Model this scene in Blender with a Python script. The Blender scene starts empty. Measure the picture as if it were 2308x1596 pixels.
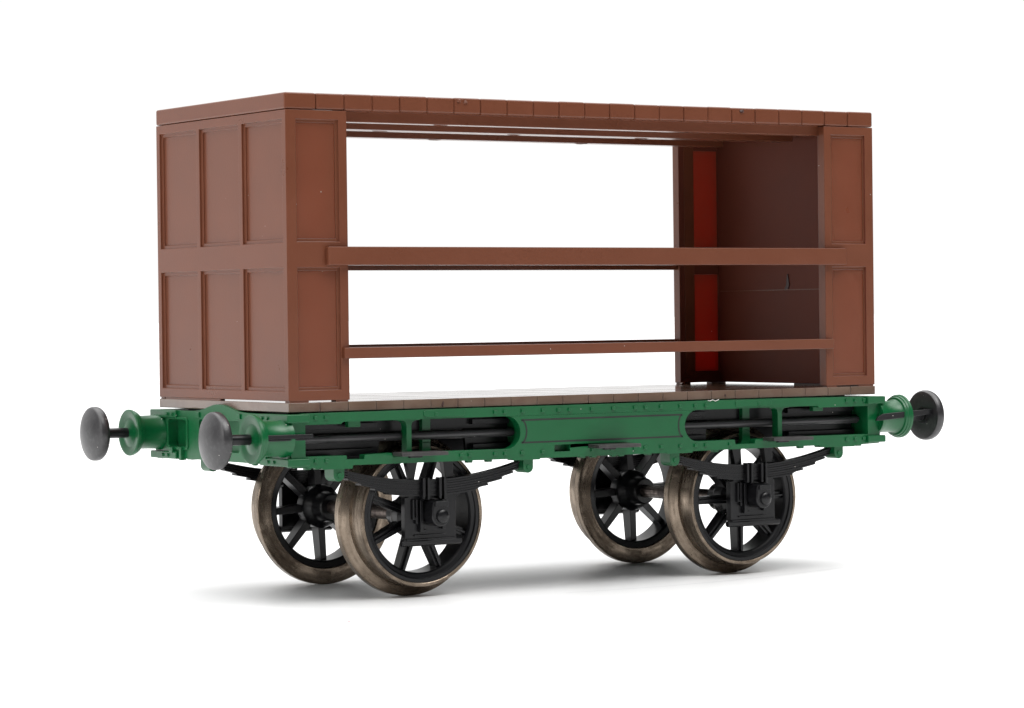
import bpy, bmesh, math, random
from mathutils import Vector, Matrix, geometry
random.seed(7)
S = 0.001                      # all sizes below are millimetres on the model; the scene is in metres
scn = bpy.context.scene
COL = scn.collection
PI = math.pi

# ---------------------------------------------------------------- camera
def setup_camera():
    cx, cy, cz, yaw, pitch, roll, F = -151.505, -229.663, 24.078, -0.5784, -0.0124, -0.0120, 6737.8
    fwd = Vector((-math.sin(yaw) * math.cos(pitch), math.cos(yaw) * math.cos(pitch), math.sin(pitch)))
    r = Vector((math.cos(yaw), math.sin(yaw), 0)); u = r.cross(fwd)
    r2 = math.cos(roll) * r + math.sin(roll) * u
    u2 = -math.sin(roll) * r + math.cos(roll) * u
    cd = bpy.data.cameras.new('camera'); co = bpy.data.objects.new('camera', cd); COL.objects.link(co)
    m = Matrix(((r2.x, u2.x, -fwd.x, cx * S), (r2.y, u2.y, -fwd.y, cy * S), (r2.z, u2.z, -fwd.z, cz * S), (0, 0, 0, 1)))
    co.matrix_world = m
    cd.sensor_width = 36.0; cd.lens = F * 36.0 / 2308.0
    cd.clip_start = 0.01; cd.clip_end = 100.0
    scn.camera = co
setup_camera()

# ---------------------------------------------------------------- world: white studio behind and above, dim room on the camera's side
W = bpy.data.worlds.new('World'); scn.world = W; W.use_nodes = True
nt = W.node_tree; nt.nodes.clear()
def wn(t, **k):
    n = nt.nodes.new(t)
    for a, b in k.items(): setattr(n, a, b)
    return n
tc = wn('ShaderNodeTexCoord'); dot = wn('ShaderNodeVectorMath', operation='DOT_PRODUCT')
DIRV = Vector((0.0, 0.998, 0.06)).normalized()
dot.inputs[1].default_value = DIRV
rmp = wn('ShaderNodeMapRange', interpolation_type='SMOOTHSTEP')
rmp.inputs['From Min'].default_value = 0.52; rmp.inputs['From Max'].default_value = 0.71
rmp.inputs['To Min'].default_value = 0.04; rmp.inputs['To Max'].default_value = 1.03
bg = wn('ShaderNodeBackground'); out = wn('ShaderNodeOutputWorld')
bg.inputs['Color'].default_value = (1, 0.995, 0.99, 1)
nt.links.new(tc.outputs['Generated'], dot.inputs[0]); nt.links.new(dot.outputs['Value'], rmp.inputs['Value'])
# a big ceiling softbox: the zenith is brighter than the walls
sz = wn('ShaderNodeSeparateXYZ'); nt.links.new(tc.outputs['Generated'], sz.inputs[0])
top = wn('ShaderNodeMapRange', interpolation_type='SMOOTHSTEP')
top.inputs['From Min'].default_value = 0.60; top.inputs['From Max'].default_value = 0.80
top.inputs['To Min'].default_value = 0.0; top.inputs['To Max'].default_value = 3.35
nt.links.new(sz.outputs[2], top.inputs['Value'])
sm = wn('ShaderNodeMath', operation='ADD'); nt.links.new(rmp.outputs['Result'], sm.inputs[0]); nt.links.new(top.outputs['Result'], sm.inputs[1])
nt.links.new(sm.outputs[0], bg.inputs['Strength']); nt.links.new(bg.outputs[0], out.inputs[0])

# ---------------------------------------------------------------- softboxes
def softbox(name, loc, target, sx, sy, radiance, col=(1, 1, 1)):
    l = bpy.data.lights.new(name, 'AREA'); l.shape = 'RECTANGLE'; l.size = sx * S; l.size_y = sy * S
    l.energy = radiance * PI * (sx * S) * (sy * S); l.color = col      # gives this radiance on the box's face
    o = bpy.data.objects.new(name, l); COL.objects.link(o)
    o.location = Vector(loc) * S
    o.rotation_euler = (Vector(target) - Vector(loc)).to_track_quat('-Z', 'Y').to_euler()
    return o
softbox('softbox_left', (-520, -40, 230), (-20, 0, 25), 240, 300, 3.2, (1, 0.985, 0.97))
softbox('softbox_front', (150, -290, 520), (0, 0, 25), 300, 240, 5.0, (1, 0.98, 0.96))

scn.view_settings.view_transform = 'Standard'; scn.view_settings.look = 'None'
scn.view_settings.exposure = 0.0; scn.view_settings.gamma = 1.0
scn.render.engine = 'CYCLES'
scn.cycles.use_denoising = True
scn.cycles.max_bounces = 8

# ---------------------------------------------------------------- materials
def plastic(name, base, rough=0.45, grain=0.02, mottle=0.12, spec=0.5, specks=0.0, translucent=None, gscale=5200, coat=0.0, dirt=None):
    m = bpy.data.materials.new(name); m.use_nodes = True
    n = m.node_tree.nodes; L = m.node_tree.links; b = n['Principled BSDF']
    tc = n.new('ShaderNodeTexCoord')
    no = n.new('ShaderNodeTexNoise'); no.inputs['Scale'].default_value = 260; no.inputs['Detail'].default_value = 6
    L.new(tc.outputs['Object'], no.inputs['Vector'])
    mr = n.new('ShaderNodeMapRange'); mr.inputs['From Min'].default_value = 0.3; mr.inputs['From Max'].default_value = 0.7
    mr.inputs['To Min'].default_value = 1 - mottle; mr.inputs['To Max'].default_value = 1 + mottle
    L.new(no.outputs['Fac'], mr.inputs['Value'])
    mul = n.new('ShaderNodeVectorMath'); mul.operation = 'SCALE'; mul.inputs[0].default_value = base
    L.new(mr.outputs[0], mul.inputs['Scale'])
    colout = mul.outputs[0]
    if dirt:                                    # blotchy wear of another colour
        n2 = n.new('ShaderNodeTexNoise'); n2.inputs['Scale'].default_value = dirt[1]; n2.inputs['Detail'].default_value = 5
        L.new(tc.outputs['Object'], n2.inputs['Vector'])
        r2 = n.new('ShaderNodeMapRange'); r2.inputs['From Min'].default_value = 0.5; r2.inputs['From Max'].default_value = 0.68
        r2.inputs['To Max'].default_value = dirt[2]
        L.new(n2.outputs['Fac'], r2.inputs['Value'])
        mx = n.new('ShaderNodeMix'); mx.data_type = 'RGBA'
        L.new(r2.outputs[0], mx.inputs[0]); L.new(colout, mx.inputs[6]); mx.inputs[7].default_value = (*dirt[0], 1)
        colout = mx.outputs[2]
    if specks:
        v = n.new('ShaderNodeTexVoronoi'); v.inputs['Scale'].default_value = 1250
        L.new(tc.outputs['Object'], v.inputs['Vector'])
        lt = n.new('ShaderNodeMath'); lt.operation = 'LESS_THAN'; lt.inputs[1].default_value = 0.055
        L.new(v.outputs['Distance'], lt.inputs[0])
        sp = n.new('ShaderNodeMath'); sp.operation = 'GREATER_THAN'; sp.inputs[1].default_value = 1 - specks
        sx = n.new('ShaderNodeSeparateColor'); L.new(v.outputs['Color'], sx.inputs[0]); L.new(sx.outputs[0], sp.inputs[0])
        mm = n.new('ShaderNodeMath'); mm.operation = 'MULTIPLY'; L.new(lt.outputs[0], mm.inputs[0]); L.new(sp.outputs[0], mm.inputs[1])
        mx = n.new('ShaderNodeMix'); mx.data_type = 'RGBA'; L.new(mm.outputs[0], mx.inputs[0]); L.new(colout, mx.inputs[6])
        mx.inputs[7].default_value = (0.5, 0.47, 0.44, 1); colout = mx.outputs[2]
    L.new(colout, b.inputs['Base Color'])
    g = n.new('ShaderNodeTexNoise'); g.inputs['Scale'].default_value = gscale; g.inputs['Detail'].default_value = 3
    L.new(tc.outputs['Object'], g.inputs['Vector'])
    bu = n.new('ShaderNodeBump'); bu.inputs['Strength'].default_value = 1.0; bu.inputs['Distance'].default_value = grain * S
    L.new(g.outputs['Fac'], bu.inputs['Height']); L.new(bu.outputs[0], b.inputs['Normal'])
    rr = n.new('ShaderNodeMapRange'); rr.inputs['To Min'].default_value = rough - 0.07; rr.inputs['To Max'].default_value = rough + 0.07
    L.new(no.outputs['Fac'], rr.inputs['Value']); L.new(rr.outputs[0], b.inputs['Roughness'])
    b.inputs['Specular IOR Level'].default_value = spec
    if coat: b.inputs['Coat Weight'].default_value = coat; b.inputs['Coat Roughness'].default_value = 0.15
    if translucent:
        t = n.new('ShaderNodeBsdfTranslucent'); t.inputs['Color'].default_value = (*translucent, 1)
        ad = n.new('ShaderNodeAddShader'); L.new(b.outputs[0], ad.inputs[0]); L.new(t.outputs[0], ad.inputs[1])
        L.new(ad.outputs[0], n['Material Output'].inputs[0])
    return m

def metal(name, base, dark, rough=0.34, streak=True):
    m = bpy.data.materials.new(name); m.use_nodes = True
    n = m.node_tree.nodes; L = m.node_tree.links; b = n['Principled BSDF']
    tc = n.new('ShaderNodeTexCoord')
    # polar coordinates about the wheel's own Y axis, so the streaks run round the tyre
    sx = n.new('ShaderNodeSeparateXYZ'); L.new(tc.outputs['Object'], sx.inputs[0])
    at = n.new('ShaderNodeMath'); at.operation = 'ARCTAN2'; L.new(sx.outputs[0], at.inputs[0]); L.new(sx.outputs[2], at.inputs[1])
    cb = n.new('ShaderNodeCombineXYZ')
    ln = n.new('ShaderNodeVectorMath'); ln.operation = 'LENGTH'
    c2 = n.new('ShaderNodeCombineXYZ'); L.new(sx.outputs[0], c2.inputs[0]); L.new(sx.outputs[2], c2.inputs[2])
    L.new(c2.outputs[0], ln.inputs[0])
    a1 = n.new('ShaderNodeMath'); a1.operation = 'MULTIPLY'; a1.inputs[1].default_value = 0.0009; L.new(at.outputs[0], a1.inputs[0])
    L.new(a1.outputs[0], cb.inputs[0]); L.new(sx.outputs[1], cb.inputs[1]); L.new(ln.outputs['Value'], cb.inputs[2])
    st = n.new('ShaderNodeTexNoise'); st.inputs['Scale'].default_value = 2600; st.inputs['Detail'].default_value = 5
    L.new((cb if streak else tc).outputs[0 if streak else 'Object'], st.inputs['Vector'])
    no = n.new('ShaderNodeTexNoise'); no.inputs['Scale'].default_value = 420; no.inputs['Detail'].default_value = 8; no.inputs['Roughness'].default_value = 0.7
    L.new(tc.outputs['Object'], no.inputs['Vector'])
    ad = n.new('ShaderNodeMath'); ad.operation = 'MULTIPLY_ADD'; ad.inputs[1].default_value = 0.8; L.new(st.outputs['Fac'], ad.inputs[0]); L.new(no.outputs['Fac'], ad.inputs[2])
    mr = n.new('ShaderNodeMapRange'); mr.inputs['From Min'].default_value = 0.66; mr.inputs['From Max'].default_value = 1.12; L.new(ad.outputs[0], mr.inputs['Value'])
    mx = n.new('ShaderNodeMix'); mx.data_type = 'RGBA'; L.new(mr.outputs[0], mx.inputs[0])
    mx.inputs[6].default_value = (*dark, 1); mx.inputs[7].default_value = (*base, 1)
    L.new(mx.outputs[2], b.inputs['Base Color'])
    b.inputs['Metallic'].default_value = 0.85
    rr = n.new('ShaderNodeMapRange'); rr.inputs['To Min'].default_value = rough + 0.16; rr.inputs['To Max'].default_value = rough - 0.06
    L.new(mr.outputs[0], rr.inputs['Value']); L.new(rr.outputs[0], b.inputs['Roughness'])
    bu = n.new('ShaderNodeBump'); bu.inputs['Distance'].default_value = 0.008 * S; bu.inputs['Strength'].default_value = 0.6
    L.new(st.outputs['Fac'], bu.inputs['Height']); L.new(bu.outputs[0], b.inputs['Normal'])
    return m

M = {}
M['brown'] = plastic('brown_plastic', (0.138, 0.044, 0.022), 0.30, 0.006, 0.05, 0.33, specks=0.10)
M['panel'] = plastic('thin_brown_plastic', (0.138, 0.044, 0.022), 0.30, 0.006, 0.05, 0.33, specks=0.10, translucent=(0.21, 0.0002, 0.0001))
M['inner'] = plastic('shaded_inner_plastic', (0.125, 0.036, 0.022), 0.5, 0.006, 0.05, 0.12)  # copy of the brown, darkened and dulled to stand in for interior shade
M['deck'] = plastic('planked_deck_plastic', (0.135, 0.084, 0.058), 0.09, 0.0006, 0.10, 1.0, specks=0.06, dirt=((0.10, 0.045, 0.03), 500, 0.5))
M['green'] = plastic('green_plastic', (0.002, 0.088, 0.026), 0.32, 0.005, 0.08, 0.45, specks=0.16)
M['line'] = plastic('painted_line', (0.010, 0.014, 0.012), 0.45, 0.004, 0.25)
M['black'] = plastic('black_plastic', (0.0055, 0.0055, 0.0065), 0.30, 0.006, 0.15, 0.36, specks=0.10)
M['head'] = plastic('buffer_plastic', (0.017, 0.016, 0.018), 0.38, 0.010, 0.45, 0.75, specks=0.85, gscale=6500, dirt=((0.055, 0.055, 0.057), 2600, 0.4))
M['step'] = plastic('scuffed_black_plastic', (0.030, 0.028, 0.028), 0.45, 0.01, 0.3, 0.5, specks=0.6, dirt=((0.06, 0.056, 0.054), 1500, 0.5))
M['rod'] = plastic('dull_rod_plastic', (0.026, 0.024, 0.027), 0.42, 0.012, 0.2, 0.6, specks=0.4)
M['scar'] = plastic('gouged_plastic', (0.035, 0.010, 0.007), 0.5, 0.01, 0.2)
M['tyre'] = metal('weathered_tyre_metal', (0.30, 0.24, 0.185), (0.085, 0.063, 0.045), 0.21)
M['axle'] = metal('axle_metal', (0.22, 0.18, 0.16), (0.07, 0.055, 0.05), 0.3, False)

def table_mat():
    m = bpy.data.materials.new('white_table_card'); m.use_nodes = True
    n = m.node_tree.nodes; L = m.node_tree.links; b = n['Principled BSDF']
    b.inputs['Base Color'].default_value = (0.86, 0.865, 0.87, 1)
    tc = n.new('ShaderNodeTexCoord'); mp = n.new('ShaderNodeMapping')
    mp.inputs['Rotation'].default_value = (0, 0, -0.15); mp.inputs['Scale'].default_value = (250, 1500, 1)
    L.new(tc.outputs['Object'], mp.inputs[0])
    no = n.new('ShaderNodeTexNoise'); no.inputs['Scale'].default_value = 1.0; no.inputs['Detail'].default_value = 8
    L.new(mp.outputs[0], no.inputs['Vector'])
    bu = n.new('ShaderNodeBump'); bu.inputs['Distance'].default_value = 0.09 * S; bu.inputs['Strength'].default_value = 1.0
    L.new(no.outputs['Fac'], bu.inputs['Height']); L.new(bu.outputs[0], b.inputs['Normal'])
    b.inputs['Roughness'].default_value = 0.42
    return m
M['table'] = table_mat()

# ---------------------------------------------------------------- mesh helpers (mm)
class MB:
    def __init__(s): s.v = []; s.f = []
    def add(s, vs, fs):
        k = len(s.v); s.v += [tuple(p) for p in vs]; s.f += [tuple(i + k for i in f) for f in fs]; return s
    def box(s, x0, x1, y0, y1, z0, z1):
        return s.add([(x, y, z) for z in (z0, z1) for y in (y0, y1) for x in (x0, x1)],
                     [(0, 2, 3, 1), (4, 5, 7, 6), (0, 1, 5, 4), (2, 6, 7, 3), (0, 4, 6, 2), (1, 3, 7, 5)])
    def prism(s, loops, axis, a, b):
        """outline (+ holes) in the plane across `axis`, from a to b; 2D points are the two other axes in x, y, z order"""
        P3 = {0: lambda p, t: (t, p[0], p[1]), 1: lambda p, t: (p[0], t, p[1]), 2: lambda p, t: (p[0], p[1], t)}[axis]
        flat = [p for l in loops for p in l]; n = len(flat)
        if len(loops) == 1 and len(flat) <= 64 and convex(loops[0]): tris = [tuple(range(n))]
        else: tris = geometry.tessellate_polygon([[Vector((p[0], p[1], 0)) for p in l] for l in loops])
        vs = [P3(p, a) for p in flat] + [P3(p, b) for p in flat]
        fs = [tuple(t) for t in tris] + [tuple(i + n for i in reversed(t)) for t in tris]
        k = 0
        for l in loops:
            m = len(l)
            for i in range(m): fs.append((k + i, k + (i + 1) % m, n + k + (i + 1) % m, n + k + i))
            k += m
        return s.add(vs, fs)
    def lathe(s, prof, axis='x', c=(0, 0, 0), seg=48, close=False, ph=0.0):
        """profile of (position along the axis, radius)"""
        vs = []; fs = []; idx = []
        for t, r in prof:
            if r < 1e-6: idx.append([len(vs)]); vs.append(cv(axis, t, 0, 0, c))
            else:
                row = []
                for k in range(seg):
                    a = 2 * PI * k / seg + ph; row.append(len(vs)); vs.append(cv(axis, t, r * math.cos(a), r * math.sin(a), c))
                idx.append(row)
        pairs = list(zip(idx, idx[1:])) + ([(idx[-1], idx[0])] if close else [])
        for A, B in pairs:
            if len(A) == 1 and len(B) == 1: continue
            for k in range(seg):
                k2 = (k + 1) % seg
                if len(A) == 1: fs.append((A[0], B[k2], B[k]))
                elif len(B) == 1: fs.append((A[k], A[k2], B[0]))
                else: fs.append((A[k], A[k2], B[k2], B[k]))
        return s.add(vs, fs)
    def tube(s, pts, r, seg=12):
        pts = [Vector(p) for p in pts]; vs = []; fs = []
        up = Vector((0.12, 0.31, 0.94)).normalized()
        for i, p in enumerate(pts):
            d = (pts[min(i + 1, len(pts) - 1)] - pts[max(i - 1, 0)]).normalized()
            a = d.cross(up).normalized(); b = a.cross(d)
            for k in range(seg):
                t = 2 * PI * k / seg; vs.append(p + r * (math.cos(t) * a + math.sin(t) * b))
        for i in range(len(pts) - 1):
            for k in range(seg): fs.append((i * seg + k, i * seg + (k + 1) % seg, (i + 1) * seg + (k + 1) % seg, (i + 1) * seg + k))
        fs.append(tuple(range(seg))); fs.append(tuple((len(pts) - 1) * seg + k for k in reversed(range(seg))))
        return s.add(vs, fs)
    def spun(s, fn):
        s.v = [tuple(fn(Vector(p))) for p in s.v]; return s
def cv(axis, t, a, b, c):
    p = {'x': (t, a, b), 'y': (a, t, b), 'z': (a, b, t)}[axis]
    return (p[0] + c[0], p[1] + c[1], p[2] + c[2])
def convex(l):
    sg = 0
    for i in range(len(l)):
        a, b, c = l[i], l[(i + 1) % len(l)], l[(i + 2) % len(l)]
        cr = (b[0] - a[0]) * (c[1] - b[1]) - (b[1] - a[1]) * (c[0] - b[0])
        if abs(cr) < 1e-9: continue
        if sg and (cr > 0) != (sg > 0): return False
        sg = 1 if cr > 0 else -1
    return True
def arc(cx, cz, r, a0, a1, n): return [(cx + r * math.cos(a0 + (a1 - a0) * i / n), cz + r * math.sin(a0 + (a1 - a0) * i / n)) for i in range(n + 1)]
def rect(x0, x1, z0, z1): return [(x0, z0), (x1, z0), (x1, z1), (x0, z1)]

def finish(me, smooth=35):
    bm = bmesh.new(); bm.from_mesh(me); bmesh.ops.recalc_face_normals(bm, faces=bm.faces)
    for f in bm.faces: f.smooth = True
    bm.to_mesh(me); bm.free()
    me.set_sharp_from_angle(angle=math.radians(smooth))
def mesh_of(name, mb):
    me = bpy.data.meshes.new(name); me.from_pydata([(x * S, y * S, z * S) for x, y, z in mb.v], [], mb.f); me.update(); return me
def obj(name, mb, mat, parent=None, bevel=0.0, loc=(0, 0, 0), rz=0.0, seg=2, me=None):
    if me is None: me = mesh_of(name, mb)
    finish(me); me.materials.clear(); me.materials.append(mat)
    o = bpy.data.objects.new(name, me); COL.objects.link(o)
    o.location = Vector(loc) * S; o.rotation_euler = (0, 0, rz)
    if parent is not None: o.parent = parent
    if bevel:
        b = o.modifiers.new('bevel', 'BEVEL'); b.width = bevel * S; b.segments = seg; b.limit_method = 'ANGLE'; b.angle_limit = math.radians(35)
        b.harden_normals = True; b.use_clamp_overlap = True
    return o
def cut(mb, cutters):
    """mesh of mb minus each cutter, worked out once and stored as plain mesh data"""
    me = mesh_of('cut', mb); bmx = bmesh.new(); bmx.from_mesh(me); bmesh.ops.recalc_face_normals(bmx, faces=bmx.faces); bmx.to_mesh(me); bmx.free()
    a = bpy.data.objects.new('tmp', me); COL.objects.link(a); tmp = []
    for c in cutters:
        cm = mesh_of('cutter', c); bmx = bmesh.new(); bmx.from_mesh(cm); bmesh.ops.recalc_face_normals(bmx, faces=bmx.faces); bmx.to_mesh(cm); bmx.free()
        co = bpy.data.objects.new('tmp_cut', cm); COL.objects.link(co); tmp.append(co)
        md = a.modifiers.new('b', 'BOOLEAN'); md.operation = 'DIFFERENCE'; md.solver = 'EXACT'; md.object = co
    dg = bpy.context.evaluated_depsgraph_get(); dg.update()
    r = bpy.data.meshes.new_from_object(a.evaluated_get(dg))
    for t in tmp: bpy.data.objects.remove(t, do_unlink=True)
    bpy.data.objects.remove(a, do_unlink=True)
    return r
def copy_tree(o, parent, loc=None, rz=None):
    c = o.copy(); COL.objects.link(c); c.parent = parent
    if loc is not None: c.location = Vector(loc) * S
    if rz is not None: c.rotation_euler = (0, 0, rz)
    for ch in [x for x in bpy.data.objects if x.parent == o]: copy_tree(ch, c)
    return c

# ---------------------------------------------------------------- setting
t = MB().add([(-30000, -360, 0), (30000, -360, 0), (30000, 30000, 0), (-30000, 30000, 0)], [(0, 1, 2, 3)])
table = obj('ground', t, M['table']); table['kind'] = 'structure'; table['label'] = 'glossy white tabletop under the model wagon'

# ---------------------------------------------------------------- the wagon
wagon = bpy.data.objects.new('model_wagon', None); COL.objects.link(wagon)
wagon.empty_display_size = 0.01
wagon['label'] = 'brown open-sided model railway wagon on a green four-wheeled chassis'; wagon['category'] = 'model wagon'

XB, YB = 31.53, 11.97
# --- end walls: U-shaped, moulded panels outside
def make_end():
    zb, zt = 17.29, 41.52; th = 1.0; pw = 5.85
    U = [(-XB, -YB), (-XB + pw, -YB), (-XB + pw, -YB + th), (-XB + th, -YB + th), (-XB + th, YB - th), (-XB + pw, YB - th), (-XB + pw, YB), (-XB, YB)]
    mb = MB().prism([U], 2, zb, zt)
    zs = [(18.1, 28.4), (30.5, 40.75)]; ys = [(-11.3, -4.25), (-3.62, 3.62), (4.25, 11.3)]
    sh, dp, hole, gap = MB(), MB(), MB(), MB()
    for z0, z1 in zs:
        for y0, y1 in ys:
            sh.box(-XB - 1, -XB + 0.2, y0, y1, z0, z1)
            dp.box(-XB - 1, -XB + 0.36, y0 + 0.3, y1 - 0.3, z0 + 0.3, z1 - 0.3)
        for sgn in (-1, 1):
            a, b = sorted((sgn * (YB + 1), sgn * (YB - 0.2)))
            sh.box(-30.55, -26.5, a, b, z0 + 0.05, z1)
            a, b = sorted((sgn * (YB + 1), sgn * (YB - th - 0.5)))
            hole.box(-30.42, -26.75, a, b, z0 + 0.33, z1 - 0.28)
    me = cut(mb, [sh, dp, hole])
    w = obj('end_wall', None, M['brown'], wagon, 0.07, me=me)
    me.materials.append(M['inner'])                # inside faces take a darker, duller brown with the interior shade painted in
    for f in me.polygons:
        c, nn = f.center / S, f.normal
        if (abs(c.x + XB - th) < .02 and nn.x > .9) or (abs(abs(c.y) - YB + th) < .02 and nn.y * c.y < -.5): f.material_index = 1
    for sgn in (-1, 1):
        for z0, z1 in zs:
            a, b = sorted((sgn * (YB - 0.29), sgn * (YB - 0.96)))
            obj('thin_panel', MB().box(-30.41, -26.76, a, b, z0 + 0.34, z1 - 0.29), M['panel'], w)
    for sgn in (-1, 1):
        a, b = sorted((sgn * (YB - 0.97), sgn * (YB - 1.06)))
        obj('glow_blocker', MB().box(-27.5, -26.3, a, b, 17.9, 41.0), M['brown'], w, 0.03)  # strip added to block the red glow next to the pillar edge
    # feet that hold the wall off the deck, leaving thin slits of light between them
    for x0, x1, y0, y1 in ((-31.45, -31.0, 0.4, 10.9), (-31.4, -29.6, -11.9, -11.1), (-31.4, -29.6, 11.2, 11.9), (-27.0, -25.8, -11.9, -11.1), (-27.0, -25.8, 11.2, 11.9)):
        obj('foot', MB().box(x0, x1, y0, y1, 17.145, 17.32), M['brown'], w)
    return w
endL = make_end()
endR = copy_tree(endL, wagon, rz=PI)
seam = obj('mould_seam', MB().box(30.44, 30.56, -10.6, 10.6, 26.37, 26.45), M['brown'], endR); seam.rotation_euler = (0, 0, -PI)
scar = MB()
pr = [(-0.30, 26.42), (0.16, 26.36), (0.22, 26.62), (-0.02, 26.86), (-0.06, 27.3), (-0.16, 27.9), (-0.30, 27.95), (-0.42, 27.4), (-0.52, 26.9)]
scar.prism([pr], 0, 30.44, 30.58)
sc_o = obj('gouge', scar, M['scar'], endR, 0.04); sc_o.rotation_euler = (0, 0, -PI)

# --- deck and roof planks
def planks(name, z0, z1, yb, mat, bev, groove, jit):
    js = [-XB - 0.02] + [2.72 * (k + 0.5) for k in range(-11, 11)] + [XB + 0.02]
    mb = MB().box(-XB + 0.15, XB - 0.15, -yb + 0.14, yb - 0.14, z0 + 0.1, z1 - 0.08)
    o = None
    for a, b in zip(js, js[1:]):
        j = random.uniform(-jit, jit); k = random.uniform(-jit, jit)
        a2 = a + (groove if a > -XB else 0); b2 = b - (groove if b < XB else 0)
        mb.box(a2, b2, -yb + j, yb + k, z0 + random.uniform(-jit, jit) * 0.5, z1 + random.uniform(-jit, jit) * 0.5)
    return obj(name, mb, mat, wagon, bev, seg=3)
deck = planks('deck', 16.36, 17.15, YB, M['deck'], 0.06, 0.02, 0.015)
roof = planks('roof', 41.57, 42.96, YB - 0.03, M['brown'], 0.17, 0.0, 0.035)
for nm, y0, y1, x1 in (('a', -11.05, -9.85, 25.9), ('b', -2.75, -0.5, 29.3), ('c', 7.1, 8.5, 28.4)):
    bmx = MB().box(-x1, x1, y0, y1, 40.68, 41.78)
    obj('roof_beam', bmx, M['brown'], roof, 0.06)
def nick(parent, x, y, z, r, mat, sx=1.0, sz=1.0, name='moulding_mark'):
    bm = bmesh.new(); bmesh.ops.create_icosphere(bm, subdivisions=2, radius=r)
    for v in bm.verts: v.co *= random.uniform(.7, 1.25); v.co.x *= sx; v.co.z *= sz
    me = bpy.data.meshes.new(name); bmesh.ops.scale(bm, vec=(S, S, S), verts=bm.verts); bm.to_mesh(me); bm.free()
    o = obj(name, None, mat, parent, me=me, loc=(x, y, z)); return o
for x, z in ((16.1, 42.66), (-13.8, 42.62), (-14.5, 42.70)): nick(roof, x, -11.93, z, 0.14, M['scar'] if x > 0 else M['brown'], 1.6)
for x, y in ((-15.6, -11.0), (-16.2, -1.9), (-2.1, -1.9), (12.3, -1.8), (-5.0, 7.3), (11.6, 7.2)): nick(roof, x, y + .4, 40.68, 0.16, M['brown'], 5.0, 0.5)
for x, z in ((-16.5, 16.78), (-16.55, 16.58), (13.78, 16.7)): nick(deck, x, -11.95, z, 0.09, M['scar'], 1.0, 1.6)
nick(deck, 25.6, 10.6, 17.2, 0.28, M['brown'], 1.5, .8)
# --- side rails
def rail(x, z0, z1, t, sgn):
    a, b = sorted((sgn * (YB + t), sgn * (YB - 0.55)))
    a2, b2 = sorted((sgn * (YB + t), sgn * (YB - 0.0)))
    xi = XB - 5.85
    mb = MB().prism([[(-x, sgn * (YB + t)), (x, sgn * (YB + t)), (x, sgn * (YB + .005)), (xi - .01, sgn * (YB + .005)), (xi - .01, sgn * (YB - .6)), (-xi + .01, sgn * (YB - .6)), (-xi + .01, sgn * (YB + .005)), (-x, sgn * (YB + .005))]], 2, z0, z1)
    obj('side_rail', mb, M['brown'], wagon, 0.09)
for sgn in (-1, 1):
    rail(27.85, 28.58, 30.14, 0.5, sgn)
    rail(26.35, 20.74, 21.68, 0.4, sgn)

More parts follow.
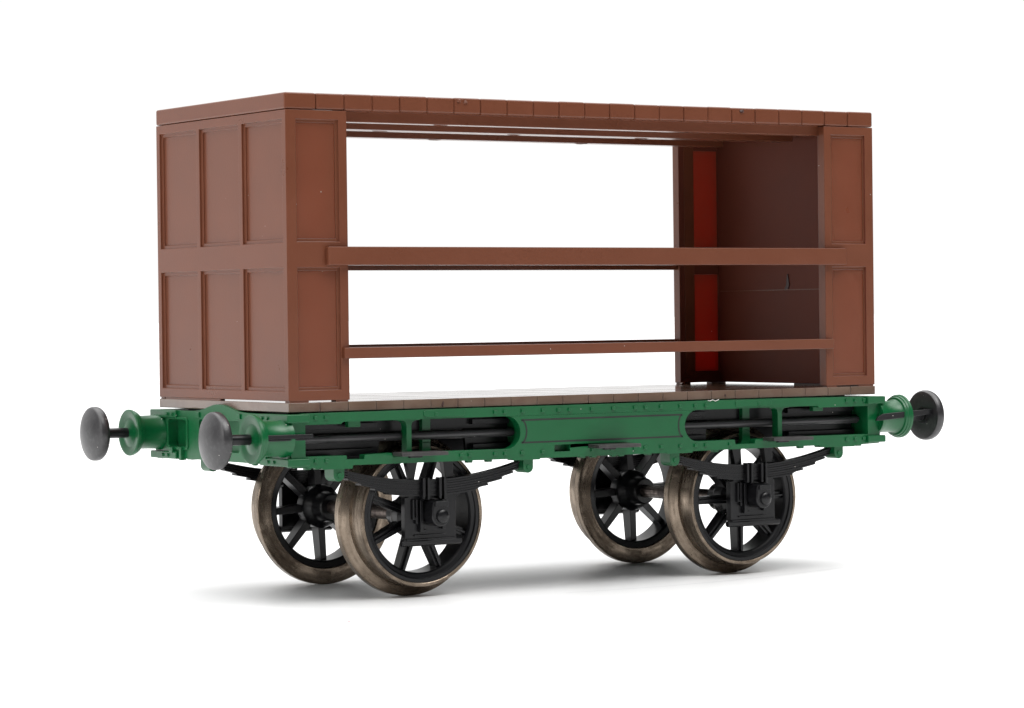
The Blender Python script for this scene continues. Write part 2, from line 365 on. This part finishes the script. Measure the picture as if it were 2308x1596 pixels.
# --- solebars (built for the near side; the far one is the same turned round)
def slot(s):
    pts = arc(-10.3, 14.05, 1.42, PI / 2, -PI / 2, 20)
    pts = [(p[0], p[1]) for p in pts]
    if s < 0: L = [(-26.6, 15.47), (-26.8, 15.30), (-30.25, 15.30), (-30.25, 12.66), (-26.32, 12.63), (-26.28, 12.30), (-24.62, 12.28), (-24.58, 12.64), (-21.9, 12.70), (-21.8, 12.36), (-18.5, 12.36), (-18.4, 12.68)]; return pts[::-1] + L
    L = [(-24.2, 15.47), (-24.4, 15.30), (-30.25, 15.30), (-30.25, 12.66), (-21.4, 12.68), (-21.3, 12.34), (-18.3, 12.34), (-18.2, 12.62), (-16.9, 12.62), (-16.8, 12.20), (-14.6, 12.20), (-14.5, 12.63)]
    return [(-p[0], p[1]) for p in (pts[::-1] + L)]
def make_solebar():
    top, bot = 16.28, 11.78
    outl = [(-31.6, bot - 0.02), (-28.7, 11.66), (-28.6, 11.52), (-25.75, 11.52), (-25.7, bot + .02), (-9.75, bot - 0.03), (-9.7, 11.62), (-6.9, 11.6), (-6.8, 11.7), (6.8, 11.7), (6.9, 11.6),
            (9.7, 11.62), (9.75, bot - .03), (24.4, bot), (24.5, 11.6), (28.6, 11.55), (28.7, 11.68), (31.6, bot)] + [(31.6, 16.05), (30.2, 16.2), (18.6, top), (-18.6, top), (-30.2, 16.25), (-31.6, 16.1)]
    hole = rect(-5.33, -3.67, 12.22, 12.83)
    s = obj('solebar', MB().prism([outl, slot(-1), slot(1), hole], 1, -12.40, -11.55), M['green'], wagon, 0.05)
    # thicker web seen inside the slots: a backing strip with the same round ends, and the inner beam behind
    bk = MB().prism([rect(-8.75, 8.75, 12.0, 16.0)], 1, -11.55, -10.1)
    obj('packing_block', bk, M['green'], s, 0.05)
    ib = [(-30.2, 16.2), (-30.2, 12.0), (-21.9, 12.0), (-21.6, 14.4), (-13.2, 14.4), (-12.9, 12.0), (12.9, 12.0), (13.2, 14.4), (21.6, 14.4), (21.9, 12.0), (30.2, 12.0), (30.2, 16.2)]
    obj('inner_beam', MB().prism([ib], 1, -10.0, -9.6), M['black'], s, 0.05)  # black colour stands in for the shade deep in the slots
    for x0, x1 in ((-30.1, -22.2), (-12.6, -8.8), (8.8, 12.6), (22.2, 30.1)):
        obj('channel', MB().box(x0, x1, -10.6, -10.02, 12.4, 13.1), M['black'], s, 0.04)  # both channels coloured black in place of the shadow inside the slot
        obj('channel', MB().box(x0, x1, -10.5, -10.02, 14.8, 15.25), M['black'], s, 0.04)
    # joint plates on the upper flange, rounded at the ends
    for sg in (-1, 1):
        xs = sorted((sg * 18.75, sg * 14.6))
        pl = [(xs[0] + .3, 15.6), (xs[1] - .3, 15.6), (xs[1], 15.75), (xs[1], 16.1), (xs[1] - .3, 16.24), (xs[0] + .3, 16.24), (xs[0], 16.1), (xs[0], 15.75)]
        obj('joint_plate', MB().prism([pl], 1, -12.48, -12.38), M['green'], s, 0.04)
        # T-headed post standing in the slot
        c = sg * 20.0
        po = [(c - .24, 12.2), (c + .24, 12.2), (c + .24, 14.9), (c + .34, 15.2), (c + .6, 15.36), (c + 1.15, 15.42), (c + 1.15, 15.56), (c - 1.15, 15.56), (c - 1.15, 15.42), (c - .6, 15.36), (c - .34, 15.2), (c - .24, 14.9)]
        obj('post', MB().prism([po], 1, -12.1, -11.2), M['green'], s, 0.05)
        cc = sg * 17.3
        ob = MB().prism([[(cc - .42, 13.4), (cc + .42, 13.4), (cc + .42, 15.9), (cc - .42, 15.9)]], 1, -10.5, -9.9)
        ob.prism([[(cc - .8, 12.0), (cc + .8, 12.0), (cc + .45, 12.5), (cc + .42, 13.4), (cc - .42, 13.4), (cc - .45, 12.5)]], 1, -10.5, -9.9)
        obj('hanger_bracket', ob, M['green'], s, 0.05)
        # small cleat under the top flange
        k = sg * 25.0
        obj('cleat', MB().box(k - .6, k + .6, -11.5, -10.9, 14.95, 15.7), M['green'], s, 0.06)
    # painted lining on the centre panel
    def strip(pts, w=0.15):
        up, dn = [], []
        for i, p in enumerate(pts):
            a = Vector(pts[max(i - 1, 0)]); b = Vector(pts[min(i + 1, len(pts) - 1)]); d = (b - a).normalized(); nrm = Vector((-d.y, d.x)) * w / 2
            up.append((p[0] + nrm.x, p[1] + nrm.y)); dn.append((p[0] - nrm.x, p[1] - nrm.y))
        v = [(x, -12.412, z) for x, z in up + dn] + [(x, -12.395, z) for x, z in up + dn]; n = len(up); f = []
        for i in range(n - 1):
            f.append((i, i + 1, n + i + 1, n + i)); f.append((2 * n + i, 2 * n + i + 1, i + 1, i)); f.append((n + i, n + i + 1, 3 * n + i + 1, 3 * n + i))
        return v, f
    ln = MB()
    aL = [(-10.3 + 2.12 * math.cos(a), 14.1 + 1.02 * math.sin(a) * 1.0) for a in [PI / 2 * (1 - i / 8) for i in range(17)]]
    sideL = [(-8.78 + 0.55 * math.cos(t) ** 1.0, 14.11 + 0.98 * math.sin(t)) for t in [PI / 2 - PI * i / 16 for i in range(17)]]
    sideR = [(8.62 - 0.45 * math.cos(t), 14.11 + 0.98 * math.sin(t)) for t in [-PI / 2 + PI * i / 16 for i in range(17)]]
    loop = sideL + [(-8.0 + i * 2.0, 13.13) for i in range(0, 9)] + sideR + [(8.0 - i * 2.0, 15.09) for i in range(0, 9)] + [sideL[0]]
    v, f = strip(loop); ln.add(v, f)
    obj('painted_line', ln, M['line'], s)
    # square bolt heads
    bt = [-29.27, -28.28, -17.5, -11.5, -10.5, -8.65, -6.53, -4.88, -3.7, -1.32, .99, 3.35, 4.51, 6.2, 8.37, 10.05, 11.23, 17.3, 27.7, 28.73, 29.8]
    bb = [-29.3, -28.27, -15.0, -14.15, -11.54, -10.5, -8.75, -6.6, -1.3, .8, 3.28, 4.43, 6.22, 8.33, 10.05, 11.2, 13.93, 27.65, 28.7, 29.72]
    m0 = None
    for zz, xs in ((15.87, bt), (12.26, bb)):
        for x in xs:
            if m0 is None:
                m0 = obj('bolt', MB().box(-.17, .17, -.14, .1, -.15, .15), M['green'], s, 0.04, loc=(x, -12.4, zz)); 
            else:
                c = m0.copy(); COL.objects.link(c); c.parent = s; c.location = Vector((x, -12.4, zz)) * S
                c.rotation_euler = (0, random.uniform(-.12, .12), 0)
    # nut tips hanging under the flange
    for x in (-29.9, -28.95, -14.0, -12.0, -2.2, -1.0, 1.2, 2.0, 5.0, 12.5, 22.4, 27.9, 29.3):
        obj('bolt', MB().box(x - .28, x + .28, -12.25, -11.75, bot - .22, bot + .05), M['green'], s, 0.06)
    return s
sole = make_solebar()
copy_tree(sole, wagon, rz=PI)

# --- long round draw rods behind the solebars
for sgn in (-1, 1):
    mb = MB()
    for x0, x1 in ((-30.25, -8.6), (8.6, 30.25)): mb.lathe([(x0, 0), (x0, .2), (x0 + .3, .36), (x1 - .3, .36), (x1, .2), (x1, 0)], 'x', (0, sgn * 10.98, 14.02), 24)
    obj('draw_rod', mb, M['rod'], wagon)

# --- underframe floor and cross members
obj('underframe', MB().box(-30.1, 30.1, -9.25, 9.25, 14.6, 16.3).box(-30.1, 30.1, -6.0, 6.0, 12.1, 14.55), M['black'], wagon, 0.05)

# --- headstocks
def make_head():
    n = 14
    arch = [(4.4 - 8.8 * i / n, 16.22 + 0.62 * (0.5 - 0.5 * math.cos(2 * PI * i / n))) for i in range(n + 1)]
    outl = [(-12.25, 11.95), (12.25, 11.95), (12.25, 16.15), (5.2, 16.18)] + arch + [(-5.2, 16.18), (-12.25, 16.15)]
    def rr(y0, y1, z0, z1, r=.3):
        return arc(y1 - r, z1 - r, r, 0, PI / 2, 4) + arc(y0 + r, z1 - r, r, PI / 2, PI, 4) + arc(y0 + r, z0 + r, r, PI, 1.5 * PI, 4) + arc(y1 - r, z0 + r, r, 1.5 * PI, 2 * PI, 4)
    holes = [rr(6.0, 9.5, 12.95, 15.4), rr(-3.75, 3.75, 12.75, 15.48), rr(-9.5, -6.0, 12.95, 15.4)]
    h = obj('headstock', MB().prism([outl] + holes, 0, -31.85, -31.0), M['green'], wagon, 0.07)
    obj('backing_plate', MB().box(-31.0, -30.3, -12.2, 12.2, 12.0, 16.1), M['green'], h, 0.04)
    fr = MB()
    for y0, y1 in ((5.75, 9.75), (-9.75, -5.75)):      # raised lips round the outer pockets
        fr.prism([rr(y0, y1, 12.7, 15.6, .4), rr(y0 + .27, y1 - .27, 12.97, 15.38, .3)], 0, -31.97, -31.8)
    obj('pocket_rim', fr, M['green'], h, 0.04)
    for s in (-1, 1):
        for z0, z1 in ((15.5, 16.2), (11.87, 12.52)):
            a, b = sorted((s * 7.75, s * 12.8))
            p = obj('corner_plate', MB().box(-32.12, -30.0, a, b, z0, z1), M['green'], h, 0.1)
            for yy in ((8.35, 9.3) if z0 > 14 else (9.3, 10.3)):
                obj('bolt', MB().lathe([(-32.26, 0), (-32.26, .14), (-32.1, .17)], 'x', (0, s * yy, (z0 + z1) / 2), 12), M['green'], p)
        a, b = sorted((s * 8.3, s * 9.0))
        obj('strap', MB().box(-32.2, -31.8, a, b, 12.4, 12.95), M['green'], h, 0.06)
        a, b = sorted((s * 6.6, s * 7.0))
        obj('strap', MB().box(-32.2, -31.8, a, b, 11.8, 12.95), M['green'], h, 0.06)
        a, b = sorted((s * 3.5, s * 4.1))
        obj('bolt', MB().box(-32.0, -31.8, a, b, 15.65, 16.1), M['green'], h, 0.05)
    return h
headL = make_head(); copy_tree(headL, wagon, rz=PI)

# --- buffers: axis along x, pointing to -x, local origin on the axis at x = 0
def make_buffer():
    prof = [(-31.6, 0), (-31.6, 1.62), (-32.0, 1.6), (-32.2, 1.5), (-33.9, 1.48), (-34.15, 1.62), (-34.22, 1.80), (-34.38, 1.86), (-34.42, 1.94), (-34.6, 1.98), (-34.66, 2.05), (-34.88, 2.06), (-34.95, 1.98), (-34.93, 1.6), (-34.80, 1.35), (-34.80, 1.2), (-34.92, 1.0), (-35.02, 0.62), (-35.05, 0.50), (-35.05, 0)]
    h = obj('buffer', MB().lathe(prof, 'x', seg=64), M['green'], wagon)
    stem = MB().lathe([(-34.9, 0), (-34.9, .45), (-37.3, .45), (-37.6, .52), (-37.62, .75), (-37.85, .8), (-37.9, 0)], 'x', seg=32)
    obj('buffer_stem', stem, M['black'], h)
    hd = [(-37.78, 0), (-37.78, 1.2), (-37.72, 2.1), (-37.76, 2.25), (-37.88, 2.35), (-38.05, 2.39), (-38.36, 2.38), (-38.5, 2.32), (-38.6, 2.2), (-38.74, 1.9), (-38.92, 1.4), (-39.06, .85), (-39.12, .4), (-39.14, 0)]
    obj('buffer_head', MB().lathe(hd, 'x', seg=80), M['head'], h)
    return h
bufs = {}
buf = make_buffer(); buf.location = Vector((0, -11.5, 14.22)) * S
bufs[(-1, -1)] = buf
bufs[(-1, 1)] = copy_tree(buf, wagon, (0, 11.45, 14.2))
bufs[(1, -1)] = copy_tree(buf, wagon, (0, -11.5, 14.2), PI)
bufs[(1, 1)] = copy_tree(buf, wagon, (0, 11.5, 14.2), PI)
for (ex, ey), b in bufs.items():
    # flat guide bar lying along the outer side of each housing (wagon coordinates, then moved under its buffer)
    y0 = ey * 1.52; q = MB()
    if ex < 0:
        q.box(-34.3, -29.9, *sorted((ey * 1.44, ey * 1.66)), 0.0, 0.36); q.box(-34.45, -30.5, *sorted((ey * 1.40, ey * 1.60)), -.16, .02)
    else:
        q.prism([[(37.7, .62), (36.9, .6), (31.6, .34), (31.0, .1), (30.7, -.3), (31.6, -.28), (37.0, .1), (37.7, .14)]], 1, *sorted((ey * 1.34, ey * 1.62)))
        q.box(37.35, 37.7, *sorted((0.1 * ey, ey * 1.6)), .12, .5)
    g = obj('guide_bar', q, M['black'], b, 0.06)
    if ex > 0: g.rotation_euler = (0, 0, -PI)

# --- wheels: local origin on the axle at the wagon centre line, built for the near side
ZA = 7.05
def make_wheel():
    rim = [(-9.82, 5.70), (-9.82, 5.42), (-9.66, 5.32), (-9.62, 5.0), (-9.5, 4.9), (-7.3, 4.88), (-7.2, 5.0), (-7.2, 5.5)]
    ring = MB().lathe([(-9.86, 5.79), (-9.86, 5.46), (-9.72, 5.40), (-9.68, 5.08), (-9.5, 4.92), (-8.4, 4.86), (-7.25, 4.92), (-7.12, 5.05), (-7.04, 5.57)], 'y', seg=96, close=True)
    for k in range(8):
        a = PI / 4 * k; s = MB()
        s.add([(-.42, -9.25, 1.0), (.42, -9.25, 1.0), (.38, -7.95, 1.0), (-.38, -7.95, 1.0), (-.33, -9.15, 4.98), (.33, -9.15, 4.98), (.30, -8.05, 4.98), (-.30, -8.05, 4.98)],
              [(0, 1, 2, 3), (4, 5, 6, 7), (0, 1, 5, 4), (1, 2, 6, 5), (2, 3, 7, 6), (3, 0, 4, 7)])
        s.add([(-.13, -9.5, 1.2), (.13, -9.5, 1.2), (.13, -9.2, 1.2), (-.13, -9.2, 1.2), (-.1, -9.42, 4.95), (.1, -9.42, 4.95), (.1, -9.1, 4.95), (-.1, -9.1, 4.95)],
              [(0, 1, 2, 3), (4, 5, 6, 7), (0, 1, 5, 4), (1, 2, 6, 5), (2, 3, 7, 6), (3, 0, 4, 7)])
        s.spun(lambda p: Vector((p.x * math.cos(a) + p.z * math.sin(a), p.y, -p.x * math.sin(a) + p.z * math.cos(a))))
        ring.v; ring.add(s.v, s.f)
    ring.lathe([(-9.9, 0), (-9.9, 1.1), (-9.7, 1.3), (-9.3, 1.5), (-8.9, 1.95), (-7.85, 2.0), (-7.6, 1.9), (-7.2, 1.5), (-6.9, 1.32), (-5.9, 1.28), (-5.72, 1.15), (-5.7, 0)], 'y', seg=40)
    w = obj('wheel', ring, M['black'], wagon, 0.04)
    tp = [(-9.9, 5.80), (-9.93, 5.85), (-9.92, 6.04), (-9.85, 6.11), (-9.2, 6.16), (-8.2, 6.24), (-8.1, 6.20), (-8.0, 6.20), (-7.94, 6.30), (-7.78, 6.74), (-7.7, 6.97), (-7.6, 7.05), (-6.98, 7.05), (-6.9, 6.99), (-6.88, 6.8), (-6.92, 5.66), (-6.96, 5.60), (-7.3, 5.58), (-9.6, 5.80)]
    tm = MB().lathe(tp, 'y', seg=160, close=True)
    ty = obj('tyre', tm, M['tyre'], w); ty.data.set_sharp_from_angle(angle=math.radians(24))
    return w
wh = make_wheel()
def place(w, x, phase, far):
    w.location = Vector((x, 0, ZA)) * S
    w.rotation_mode = 'XYZ'
    m = (Matrix.Rotation(PI, 4, 'Z') if far else Matrix.Identity(4))
    ph = math.radians(phase)
    w.rotation_euler = (Matrix.Rotation(-ph, 4, 'Y') @ m).to_euler()
AX = 17.42
spots = [(-AX, 25, False), (AX, 1, False), (-AX, 4, True), (AX, 3, True)]
for i, (x, ph, far) in enumerate(spots):
    w = wh if i == 0 else copy_tree(wh, wagon)
    place(w, x, ph, far)
for x in (-AX, AX):
    ax = MB().lathe([(-12.4, 0), (-12.4, .3), (-11, .4), (-10, .55), (-6.2, .55), (-5.9, .62), (5.9, .62), (6.2, .55), (10, .55), (11, .4), (12.4, .3), (12.4, 0)], 'y', seg=32)
    obj('axle', ax, M['axle'], wagon, loc=(x, 0, ZA))

# --- axle guards, boxes and leaf springs (local origin under the axle, near side at -y)
def make_guard():
    p = [(-2.55, 5.1), (2.55, 5.1), (2.55, 8.78), (2.4, 8.8), (2.35, 11.9), (1.35, 11.9), (1.55, 10.4), (1.5, 8.9), (-1.5, 8.9), (-1.55, 10.4), (-1.2, 11.9), (-2.35, 11.9), (-2.0, 10.5), (-2.2, 8.8), (-2.55, 8.78)]
    g = obj('axle_guard', MB().prism([p], 1, -11.2, -10.55), M['black'], wagon, 0.05)
    mb = MB().lathe([(-3.02, 0), (-3.02, .26), (-2.96, .31), (2.96, .31), (3.02, .26), (3.02, 0)], 'x', (0, -11.22, 4.86), 6, ph=PI / 6)
    mb.box(-2.5, 2.5, -11.4, -10.7, 4.95, 5.2)
    obj('keep_bar', mb, M['black'], g, 0.04)
    rb = MB()
    rb.box(-1.25, -0.95, -11.62, -11.15, 5.95, 8.55); rb.box(-1.62, -1.4, -11.5, -11.15, 6.5, 8.6); rb.box(-1.9, -1.72, -11.45, -11.15, 7.0, 8.6)
    rb.box(-1.9, -1.4, -11.44, -11.15, 6.85, 7.05); rb.box(-1.27, -.6, -11.6, -11.15, 5.78, 6.0)
    rb.box(.95, 1.25, -11.62, -11.15, 5.95, 8.55); rb.box(1.4, 1.62, -11.5, -11.15, 6.5, 8.6)
    rb.box(-1.7, 1.4, -11.36, -11.15, 5.42, 5.56)
    obj('guide_ribs', rb, M['black'], g, 0.04)
    bx = [(-.82, 8.0), (-.66, 8.45), (.62, 8.5), (.8, 8.1)] + arc(0, 7.15, .88, 0.05, -PI - .05, 14)
    a = MB().prism([bx], 1, -12.95, -11.1)
    ab = obj('axle_box', a, M['black'], g, 0.13, seg=3)
    obj('axle_cap', MB().lathe([(-13.28, 0), (-13.28, .2), (-13.24, .42), (-13.12, .56), (-12.95, .6), (-12.8, .6)], 'y', (0.12, 0, 7.15), 32), M['black'], g)
    obj('box_lid', MB().box(-.62, .66, -13.10, -12.8, 7.98, 8.44), M['black'], g, 0.05)
    return g
def make_spring():
    k = 0.0150; mb = None; first = None
    lv = [8.95, 8.9, 8.8, 8.3, 7.1, 5.7, 4.4]; th = 0.208
    def leaf(L, i, m):
        n = 24; pts = []
        for j in range(n + 1):
            x = -L + 2 * L * j / n; pts.append((x, 10.24 + k * x * x - i * th))
        t = th * .74
        lo = [(x, z - t) for x, z in pts]
        jj = (i % 2) * .05
        m_ = m
        vs = [(x, -11.62 + jj, z) for x, z in pts] + [(x, -11.62 + jj, z) for x, z in lo] + [(x, -10.7, z) for x, z in pts] + [(x, -10.7, z) for x, z in lo]; q = n + 1; fs = []
        for j in range(n):
            fs += [(j, j + 1, q + j + 1, q + j), (2 * q + j, 3 * q + j, 3 * q + j + 1, 2 * q + j + 1), (j, 2 * q + j, 2 * q + j + 1, j + 1), (q + j, q + j + 1, 3 * q + j + 1, 3 * q + j)]
        fs += [(0, q, 3 * q, 2 * q), (n, 2 * q + n, 3 * q + n, q + n)]
        m_.add(vs, fs)
    m = MB()
    for i, L in enumerate(lv): leaf(L, i, m)
    # core that closes the gaps behind the leaf edges
    n = 20; up = [(-8.3 + 16.6 * j / n, 10.16 + k * (-8.3 + 16.6 * j / n) ** 2) for j in range(n + 1)]
    def low(x):
        c = sum(1 for L in lv if abs(x) < L - .15)
        return 10.24 + k * x * x - max(c, 2) * th + .06
    dn = [(x, low(x)) for x, z in reversed(up)]
    m.prism([up + dn], 1, -11.5, -10.8)
    s = obj('leaf_spring', m, M['black'], wagon, 0.025)
    for x in (-.82, .82):
        c = MB().box(x - .36, x - .14, -11.98, -11.3, 8.6, 10.42); c.box(x + .12, x + .34, -11.98, -11.3, 8.5, 10.42)
        c.box(x - .1, x + .1, -11.75, -11.3, 8.8, 10.36)
        obj('spring_clip', c, M['black'], s, 0.05)
    return s
def make_hanger():
    pr = [(-.52, 11.8), (.52, 11.8), (.52, 11.0)] + arc(0, 10.98, .52, 0, -PI, 10)[1:]
    h = obj('spring_hanger', MB().prism([pr], 1, -12.15, -10.55), M['green'], wagon, 0.06)
    obj('pin', MB().lathe([(-12.24, 0), (-12.24, .2), (-12.1, .24)], 'y', (0, 0, 11.0), 14), M['green'], h)
    return h
g0, s0, h0 = make_guard(), make_spring(), make_hanger()
first = True
for sx in (-1, 1):
    for far in (False, True):
        rz = PI if far else 0.0
        if first: g0.location.x = sx * AX * S; s0.location.x = sx * AX * S
        else: copy_tree(g0, wagon, (sx * AX, 0, 0), rz); copy_tree(s0, wagon, (sx * AX, 0, 0), rz)
        for i, dx in enumerate((-9.5, 9.5)):
            if first and i == 0: h0.location.x = (sx * AX + dx) * S
            else: copy_tree(h0, wagon, (sx * AX + dx, 0, 0), rz)
        first = False

# --- footsteps along each solebar
def make_step(w):
    q = [(-w, -14.4), (w, -14.4), (w - .12, -12.38), (-w + .25, -12.38)]
    st = obj('footstep', MB().prism([q], 2, 12.44, 12.76), M['step'], wagon, 0.04)
    obj('step_bracket', MB().box(-.5, .75, -12.75, -12.35, 12.22, 12.45), M['black'], st, 0.05)
    return st
st = make_step(2.3); i = 0
for sgn in (1, -1):
    for x in (-19.8, 0.3, 19.8):
        c = st if i == 0 else copy_tree(st, wagon)
        c.location = Vector((x * sgn, 0, 0)) * S; c.rotation_euler = (0, 0, 0 if sgn > 0 else PI); i += 1

# ---------------------------------------------------------------- a hairline scratch, and specks on the tabletop
sc = MB(); P = [(-5.7, -14.5), (-1.0, -14.75), (4.6, -15.0), (12.0, -14.2), (20.0, -12.6), (28.8, -10.3)]
for (x0, y0), (x1, y1) in zip(P, P[1:]): sc.add([(x0, y0, .008), (x1, y1, .008), (x1, y1 + .07, .008), (x0, y0 + .07, .008)], [(0, 1, 2, 3)])
M['scratch'] = plastic('scratch_grey', (0.50, 0.51, 0.53), 0.5)
obj('scratch', sc, M['scratch'], table)
def crumb(name, x, y, r, mat, label):
    m = MB(); bm = bmesh.new(); bmesh.ops.create_icosphere(bm, subdivisions=2, radius=r)
    for v in bm.verts: v.co *= random.uniform(.75, 1.2); v.co.z = v.co.z * .5 + r * .5
    me = bpy.data.meshes.new(name)
    bmesh.ops.scale(bm, vec=(S, S, S), verts=bm.verts); bm.to_mesh(me); bm.free()
    o = obj(name, None, mat, me=me, loc=(x, y, 0)); o['label'] = label; o['category'] = 'dust speck'; return o
M['pink'] = plastic('pink_dust', (0.85, 0.60, 0.61), 0.6)
crumb('dust_speck', -33.0, -24.0, 0.12, M['pink'], 'tiny pale pink dust speck lying alone on the white tabletop')

fb = MB().tube([(-.65, 0, 0), (-.4, 0, -.06), (-.1, -.03, .05), (.2, 0, -.08), (.45, 0, -.02), (.62, .02, .06)], 0.035, 8)
M['fibre'] = plastic('pale_fibre', (0.6, 0.58, 0.55), 0.6)
fo = obj('dust_fibre', fb, M['fibre'], loc=(12.1, -12.44, 16.3)); fo['label'] = 'tiny pale fibre clinging between the brown deck edge and green solebar'; fo['category'] = 'fibre'
